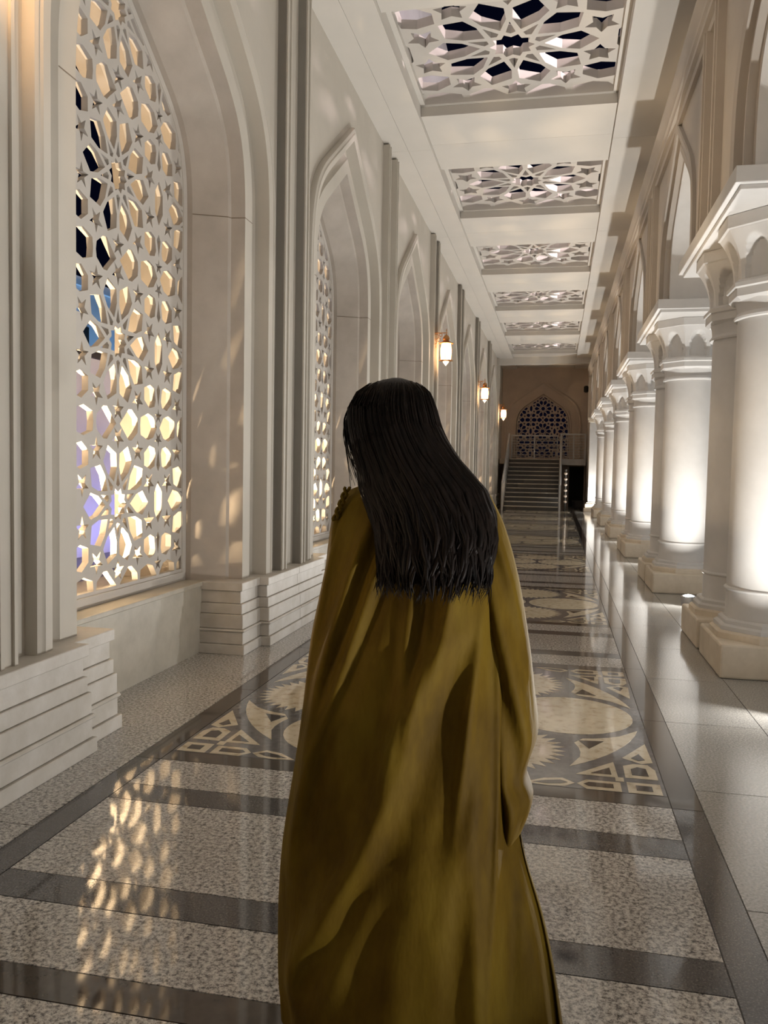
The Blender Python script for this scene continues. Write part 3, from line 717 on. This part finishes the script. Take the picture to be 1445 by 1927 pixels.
# ================================================================== PERSON
PX, PY = -.34, 2.08
def interp(tab, z):
    tab = sorted(tab)
    if z <= tab[0][0]: return tab[0][1:]
    for a, b in zip(tab, tab[1:]):
        if z <= b[0]:
            t = (z-a[0])/(b[0]-a[0]); t_ = t
            return tuple(p+(q-p)*t_ for p, q in zip(a[1:], b[1:]))
    return tab[-1][1:]
def smooth_tab(tab, n):     # Catmull-Rom resample of table rows keyed by z (descending list accepted)
    tab = sorted(tab); out = []
    for i in range(n+1):
        z = tab[0][0]+(tab[-1][0]-tab[0][0])*i/n
        k = max(0, min(len(tab)-2, next((j for j in range(len(tab)-1) if tab[j+1][0] >= z), len(tab)-2)))
        p0, p1, p2, p3 = tab[max(k-1, 0)], tab[k], tab[k+1], tab[min(k+2, len(tab)-1)]
        t = (z-p1[0])/(p2[0]-p1[0]); row = [z]
        for c in range(1, len(p1)):
            m1 = (p2[c]-p0[c])/(p2[0]-p0[0])*(p2[0]-p1[0]); m2 = (p3[c]-p1[c])/(p3[0]-p1[0])*(p2[0]-p1[0])
            row.append((2*t**3-3*t*t+1)*p1[c]+(t**3-2*t*t+t)*m1+(-2*t**3+3*t*t)*p2[c]+(t**3-t*t)*m2)
        out.append(tuple(row))
    return out
def make_body():
    V = {}; E = []
    def add(n, co, r, par=None):
        V[n] = (len(V), co, r)
        if par: E.append((V[par][0], V[n][0]))
    add('pelvis', (0, 0, .93), .125); add('waist', (0, .0, 1.10), .10, 'pelvis'); add('chest', (-.005, -.01, 1.25), .115, 'waist'); add('collar', (-.012, -.005, 1.38), .075, 'chest')
    add('neck', (-.035, .01, 1.45), .048, 'collar'); add('skull', (-.06, .03, 1.55), .07, 'neck')
    for s, n in ((-1, 'l'), (1, 'r')):
        add('sh'+n, (s*.14, 0, 1.37), .05, 'collar'); add('up'+n, (s*.185, -.01, 1.25), .042, 'sh'+n); add('el'+n, (s*.205, 0, 1.10), .036, 'up'+n)
        add('fo'+n, (s*.165, .12, 1.04), .032, 'el'+n); add('wr'+n, (s*.10, .235, 1.0), .024, 'fo'+n); add('pa'+n, (s*.075, .285, .985), .03, 'wr'+n); add('pb'+n, (s*.06, .32, .97), .028, 'pa'+n)
        for q, (dx, dz, ln) in enumerate(((.022, .012, .07), (.008, .016, .08), (-.006, .014, .075), (-.02, .008, .058))):
            b = (s*(.055-.0)+s*dx*.8, .335, .968+dz)
            add(f'f{n}{q}a', b, .009, 'pb'+n); add(f'f{n}{q}b', (b[0]-s*.012, b[1]+ln*.5, b[2]-.012), .0085, f'f{n}{q}a'); add(f'f{n}{q}c', (b[0]-s*.03, b[1]+ln*.75, b[2]-.045), .0075, f'f{n}{q}b')
        add(f't{n}a', (s*.05, .29, 1.012), .011, 'pa'+n); add(f't{n}b', (s*.03, .325, 1.018), .0095, f't{n}a'); add(f't{n}c', (s*.02, .35, 1.008), .008, f't{n}b')
        add('hi'+n, (s*.09, 0, .87), .095, 'pelvis'); add('th'+n, (s*.095, .01, .68), .078, 'hi'+n); add('kn'+n, (s*.095, .015, .48), .055, 'th'+n); add('ca'+n, (s*.095, -.01, .32), .052, 'kn'+n)
        add('an'+n, (s*.095, -.02, .09), .036, 'ca'+n); add('fm'+n, (s*.10, .07, .045), .036, 'an'+n); add('to'+n, (s*.105, .155, .032), .028, 'fm'+n)
    me = bpy.data.meshes.new('bodybase'); me.from_pydata([v[1] for v in V.values()], E, [])
    o = bpy.data.objects.new('bodybase', me); COL.objects.link(o)
    o.modifiers.new('skin', 'SKIN'); o.modifiers.new('sub', 'SUBSURF').levels = 1
    for sv, v in zip(me.skin_vertices[0].data, V.values()): sv.radius = (v[2], v[2])
    me.skin_vertices[0].data[0].use_root = True
    bpy.context.view_layer.update()
    bm = bmesh.new(); ev = bpy.data.meshes.new_from_object(o.evaluated_get(bpy.context.evaluated_depsgraph_get())); bm.from_mesh(ev)
    def blob(c, r, rotx=0):
        M = Matrix.Translation(c) @ Matrix.Rotation(R(-24), 4, 'X') @ Matrix.Diagonal((*r, 1)); bmesh.ops.create_uvsphere(bm, u_segments=20, v_segments=14, radius=1, matrix=M)
    H = Vector((-.065, .035, 1.60)); Rt = Matrix.Rotation(R(-24), 3, 'X') @ Matrix.Rotation(R(14), 3, 'Z')
    def fb(c, r): blob(H+Rt @ Vector(c), r)
    fb((0, 0, 0), (.076, .094, .112)); fb((0, .035, -.06), (.052, .058, .06)); fb((0, .10, -.012), (.012, .02, .03)); fb((0, .108, -.026), (.016, .014, .012))
    fb((0, .086, -.062), (.024, .012, .009)); fb((0, .084, -.074), (.021, .012, .009)); fb((0, .078, -.10), (.022, .02, .018))
    for s in (-1, 1): fb((s*.03, .078, .012), (.016, .012, .011)); fb((s*.03, .082, .032), (.024, .012, .007)); fb((s*.076, -.005, -.01), (.01, .02, .032)); fb((s*.04, .062, -.03), (.024, .025, .022))
    out = bpy.data.meshes.new('body'); bm.to_mesh(out); bm.free(); bpy.data.objects.remove(o)
    o = bpy.data.objects.new('tmp', out); COL.objects.link(o); md = o.modifiers.new('r', 'REMESH'); md.mode = 'VOXEL'; md.voxel_size = .0055
    sm = o.modifiers.new('s', 'SMOOTH'); sm.factor = .5; sm.iterations = 3
    bpy.context.view_layer.update()
    fin = bpy.data.meshes.new_from_object(o.evaluated_get(bpy.context.evaluated_depsgraph_get())); bpy.data.objects.remove(o)
    fin.name = 'body'; fin.materials.clear(); fin.materials.append(MAT['skin'])
    for p in fin.polygons: p.use_smooth = True
    return fin
person = put('person', make_body(), None, (PX, PY, 0)); tag(person, 'person in a mustard velvet robe with long dark hair, head bowed, seen from behind', 'person')
for s in (-1, 1):
    build('eye', MB().lathe([(.001, -.008), (.006, -.006), (.008, 0), (.006, .006), (.001, .008)], 10), 'void', person, Vector((-.065, .035, 1.60))+(Matrix.Rotation(R(-24), 3, 'X') @ Matrix.Rotation(R(14), 3, 'Z')) @ Vector((s*.03, .087, .012)), smooth=True)

# robe: z, left x, right x, back depth, front depth (local)
ROBE = [(1.478, -.105, .055, .05, .045), (1.462, -.145, .105, .075, .06), (1.437, -.200, .168, .095, .085), (1.362, -.226, .202, .125, .12), (1.273, -.240, .214, .145, .15), (1.162, -.262, .224, .158, .18), (1.063, -.281, .230, .168, .19),
        (.896, -.298, .238, .180, .19), (.711, -.323, .252, .195, .19), (.527, -.349, .281, .212, .20), (.357, -.356, .332, .23, .21), (.215, -.353, .363, .245, .22), (.03, -.336, .392, .26, .23)]
FOLDS = [  # (points x,z  world-local), amplitude towards the viewer, half-width
    ([(-.10, 1.40), (-.17, 1.17), (-.235, .96), (-.27, .74), (-.30, .45)], .030, .022), ([(-.06, 1.34), (-.115, 1.15), (-.18, .96), (-.24, .78), (-.27, .60)], .026, .018),
    ([(.12, 1.29), (.10, 1.11), (.015, .91), (-.035, .72), (-.10, .56), (-.27, .26), (-.33, .1)], .036, .038), ([(.01, 1.25), (-.01, .96), (-.06, .7)], .016, .015),
    ([(.16, 1.26), (.155, .97), (.185, .45), (.20, .1)], .022, .035), ([(.20, 1.34), (.217, 1.10), (.228, .71), (.243, .08)], .030, .014), ([(.06, .6), (.02, .3), (.0, .03)], .020, .06), ([(-.2, .5), (-.16, .25), (-.15, .03)], .018, .05), ([(.14, 1.30), (.10, 1.2), (.06, 1.0)], .014, .016), ([(-.20, 1.38), (-.235, 1.2), (-.27, 1.0), (-.30, .8)], .018, .014), ([(.19, 1.28), (.175, 1.1), (.15, .9), (.12, .6)], .014, .014), ([(.05, 1.22), (.04, 1.05), (.0, .85)], .012, .014), ([(-.03, .55), (-.12, .35), (-.24, .1)], .02, .03), ([(.15, .7), (.10, .4), (.09, .05)], .016, .035)]
def fold_x(pts, z):
    pts = sorted(((b, a) for a, b in pts))
    if z < pts[0][0] or z > pts[-1][0]: return None
    for (z0, x0), (z1, x1) in zip(pts, pts[1:]):
        if z <= z1: t = (z-z0)/(z1-z0); return x0+(x1-x0)*t
rows = []; NTH = 220
for z, xl, xr, db, df in smooth_tab(ROBE, 130):
    cx, hw_ = (xl+xr)/2, (xr-xl)/2; row = []
    fl = []
    for pts, amp, wd in FOLDS:
        fx = fold_x(pts, z)
        if fx is None: continue
        zz = sorted(p[1] for p in pts); fade = min(1, (z-zz[0]+.02)/.15, (zz[-1]-z+.02)/.12); fl.append((fx, amp*max(fade, 0), wd))
    for j in range(NTH):
        th = 2*math.pi*j/NTH; co, si = math.cos(th), math.sin(th)
        x = cx+hw_*math.copysign(abs(co)**.9, co); dep = db if si < 0 else df
        y = dep*math.copysign(abs(si)**.85, si)
        if si < 0:
            k_ = abs(si)**.5
            for fx, amp, wd in fl:
                d = (x-fx)/wd; y -= amp*k_*(math.exp(-d*d)-.35*math.exp(-((d-1.9)/1.2)**2)-.2*math.exp(-((d+1.9)/1.2)**2))
            if x > .222 and z < 1.30: y += .05*min(1, (x-.222)/.012)*min(1, (1.30-z)/.15)   # right panel lies behind the edge of the back panel
        else: y += .012*math.sin(th*14+z*2)*min(1, (1.45-z)*2)
        low = max(0, (.55-z)/.55); y += .014*low*math.sin(th*9+1.3)*(1 if si < 0 else 1); x += .010*low*math.sin(th*9)
        row.append((x, y, z))
    rows.append(row)
robe = build('robe', MB().grid(rows, True), 'velvet', person, smooth=True); robe['label'] = 'mustard velvet robe with deep diagonal folds'
# sleeves: z, inner x, outer x, centre y, depth
def sleeve(tab, nm, lab):
    rws = []
    for z, xi, xo, cyy, d in smooth_tab(tab, 60):
        cx, h = (xi+xo)/2, (xo-xi)/2
        rws.append([(cx+h*math.cos(2*math.pi*j/48), cyy+d*math.sin(2*math.pi*j/48)*(1+.12*math.sin(5*2*math.pi*j/48+z*14)), z) for j in range(48)])
    o = build(nm, MB().grid(rws, True), 'velvet', person, smooth=True); o['label'] = lab
sleeve([(1.44, .130, .176, -.01, .05), (1.368, .13, .212, -.01, .075), (1.241, .14, .250, 0, .09), (1.079, .15, .281, .01, .10), (.945, .165, .299, .02, .115), (.836, .175, .310, .03, .12), (.732, .19, .284, .03, .115), (.671, .195, .302, .035, .12), (.585, .20, .280, .04, .10), (.52, .205, .250, .05, .06), (.50, .215, .235, .05, .03)], 'sleeve', 'wide right sleeve hanging with a tucked cuff')
sleeve([(1.44, -.20, -.14, 0, .05), (1.37, -.232, -.13, .0, .075), (1.30, -.245, -.13, .01, .09), (1.22, -.256, -.14, .03, .10), (1.17, -.262, -.15, .05, .10), (1.12, -.258, -.16, .07, .08), (1.08, -.235, -.18, .08, .04)], 'sleeve', 'left sleeve bent forward at the elbow')
for s in (-1, 1):     # forearm sleeves in front
    build('cuff', MB().tube([(s*.20, .02, 1.09), (s*.17, .12, 1.04), (s*.12, .215, 1.0)], [.075, .062, .05], 18), 'velvet', person, smooth=True)
# hair shell: z, left, right, centre y, depth
HAIR = [(1.733, -.087, -.055, .005, .02), (1.719, -.131, -.014, .0, .07), (1.695, -.166, .012, -.002, .098), (1.654, -.186, .028, -.006, .122), (1.613, -.182, .040, -.012, .132), (1.573, -.172, .060, -.022, .135), (1.532, -.160, .090, -.04, .13),
        (1.491, -.145, .128, -.065, .118), (1.452, -.135, .166, -.088, .105), (1.397, -.106, .190, -.11, .092), (1.343, -.083, .198, -.128, .082), (1.288, -.072, .188, -.145, .072), (1.25, -.06, .172, -.155, .062), (1.235, -.03, .14, -.16, .045), (1.228, .0, .11, -.165, .02)]
HAIRW = [h_ for h_ in HAIR if h_[0] > 1.27]+[(1.15, -.06, .175, -.175, .045)]
def hair_pt(z, th, off=0):
    k = interp(HAIRW, z); xl, xr, cyy, d = k; cx, h = (xl+xr)/2, (xr-xl)/2
    return (cx+(h+off)*math.cos(th), cyy+(d+off)*math.sin(th), z)
hr = []
for z, xl, xr, cyy, d in smooth_tab(HAIR, 90):
    cx, h = (xl+xr)/2, (xr-xl)/2; lowf = max(0, min(1, (1.55-z)/.2)); row = []
    for j in range(120):
        th = 2*math.pi*j/120
        g = 1+lowf*(.05*math.sin(th*11+z*9)+.03*math.sin(th*23-z*16))+.012*math.sin(th*31)
        if th < math.pi and z > 1.47:      # leave the face open at the front
            dd = d*(.55+.45*abs(math.cos(th)))
        else: dd = d
        row.append((cx+h*.97*g*math.cos(th), cyy+dd*.97*g*math.sin(th), z))
    hr.append(row)
hb = MB().grid(hr, True); n0 = len(hb.v)
hb.f.append(tuple(range(120))); hb.f.append(tuple(n0-120+i for i in range(120)))
hair = build('hair', hb, 'hair', person, smooth=True); hair['label'] = 'long dark brown wavy hair falling to mid-back'
rnd = random.Random(3); lk = MB()
def lock(th0, ztop, zend, r0, am, fr, ph, off, n=34, curl=.016, seg=5):
    pts = []; rad = []
    for q in range(n):
        t = q/(n-1); z = ztop+(zend-ztop)*t; u = max(0, (1.56-z)/.36)
        th = th0+am*u*math.sin(fr*z+ph)+.10*u*math.sin(ph*3)
        pts.append(hair_pt(z, th, off*(1-.5*t)+curl*u*u*math.sin(fr*z*1.2+ph*2))); rad.append(r0*(min(1, .25+t*3)*(1-max(0, (t-.72)/.28)**1.6)+.04))
    lk.tube(pts, rad, seg)
for i in range(220):
    th0 = math.pi*(.95+1.1*(i+rnd.random())/220); zb = 1.205+.03*abs(math.cos(th0))**2
    lock(th0, rnd.uniform(1.50, 1.70), zb+rnd.uniform(-.02, .035), rnd.uniform(.004, .008), rnd.uniform(.05, .16), rnd.uniform(18, 30), rnd.uniform(0, 6.3), rnd.uniform(-.004, .004), curl=.015)
for i in range(520):
    th0 = rnd.uniform(math.pi*.92, math.pi*2.08)
    lock(th0, rnd.uniform(1.60, 1.727), rnd.uniform(1.185, 1.28) if rnd.random() < .85 else rnd.uniform(1.3, 1.45), rnd.uniform(.0014, .0032), rnd.uniform(.05, .20), rnd.uniform(18, 34), rnd.uniform(0, 6.3), rnd.uniform(.0, .007), 30, .014, 4)
# front locks that frame the lowered face on the left
for i in range(46):
    xb = rnd.uniform(-.212, -.172); xe = rnd.uniform(-.20, -.135); y0_, y1_ = rnd.uniform(-.03, .03), rnd.uniform(.02, .10); ze = rnd.uniform(1.445, 1.54); x0 = rnd.uniform(-.135, -.09); zt = rnd.uniform(1.70, 1.72)
    pts = []; n = 22; ctl = [(x0, y0_, zt), (xb-.004, y0_, 1.665), (xb-.006, (y0_+y1_)/2, 1.58), (xe, y1_, ze)]
    for q in range(n):
        t = q/(n-1); u = 1-t
        p = [u**3*c0+3*u*u*t*c1*1.0+3*u*t*t*c2+t**3*c3 for c0, c1, c2, c3 in zip(*ctl)]
        pts.append((p[0]-.012*math.sin(math.pi*t)+.003*math.sin(8*t+i), p[1], p[2]))
    lk.tube(pts, [rnd.uniform(.0016, .0038)*(1-.75*q/(n-1)) for q in range(n)], 4)
locks = build('hair_locks', lk, 'hair', hair, smooth=True)

tr = MB()
for ph in (0, math.pi):
    tr.tube([(-.175-.035*t+.006*math.cos(14*t+ph), -.082+.01*t+.006*math.sin(14*t+ph), 1.452-.085*t) for t in [i/30 for i in range(31)]], .0045, 5)
build('braided_trim', tr, 'velvet', robe, smooth=True)
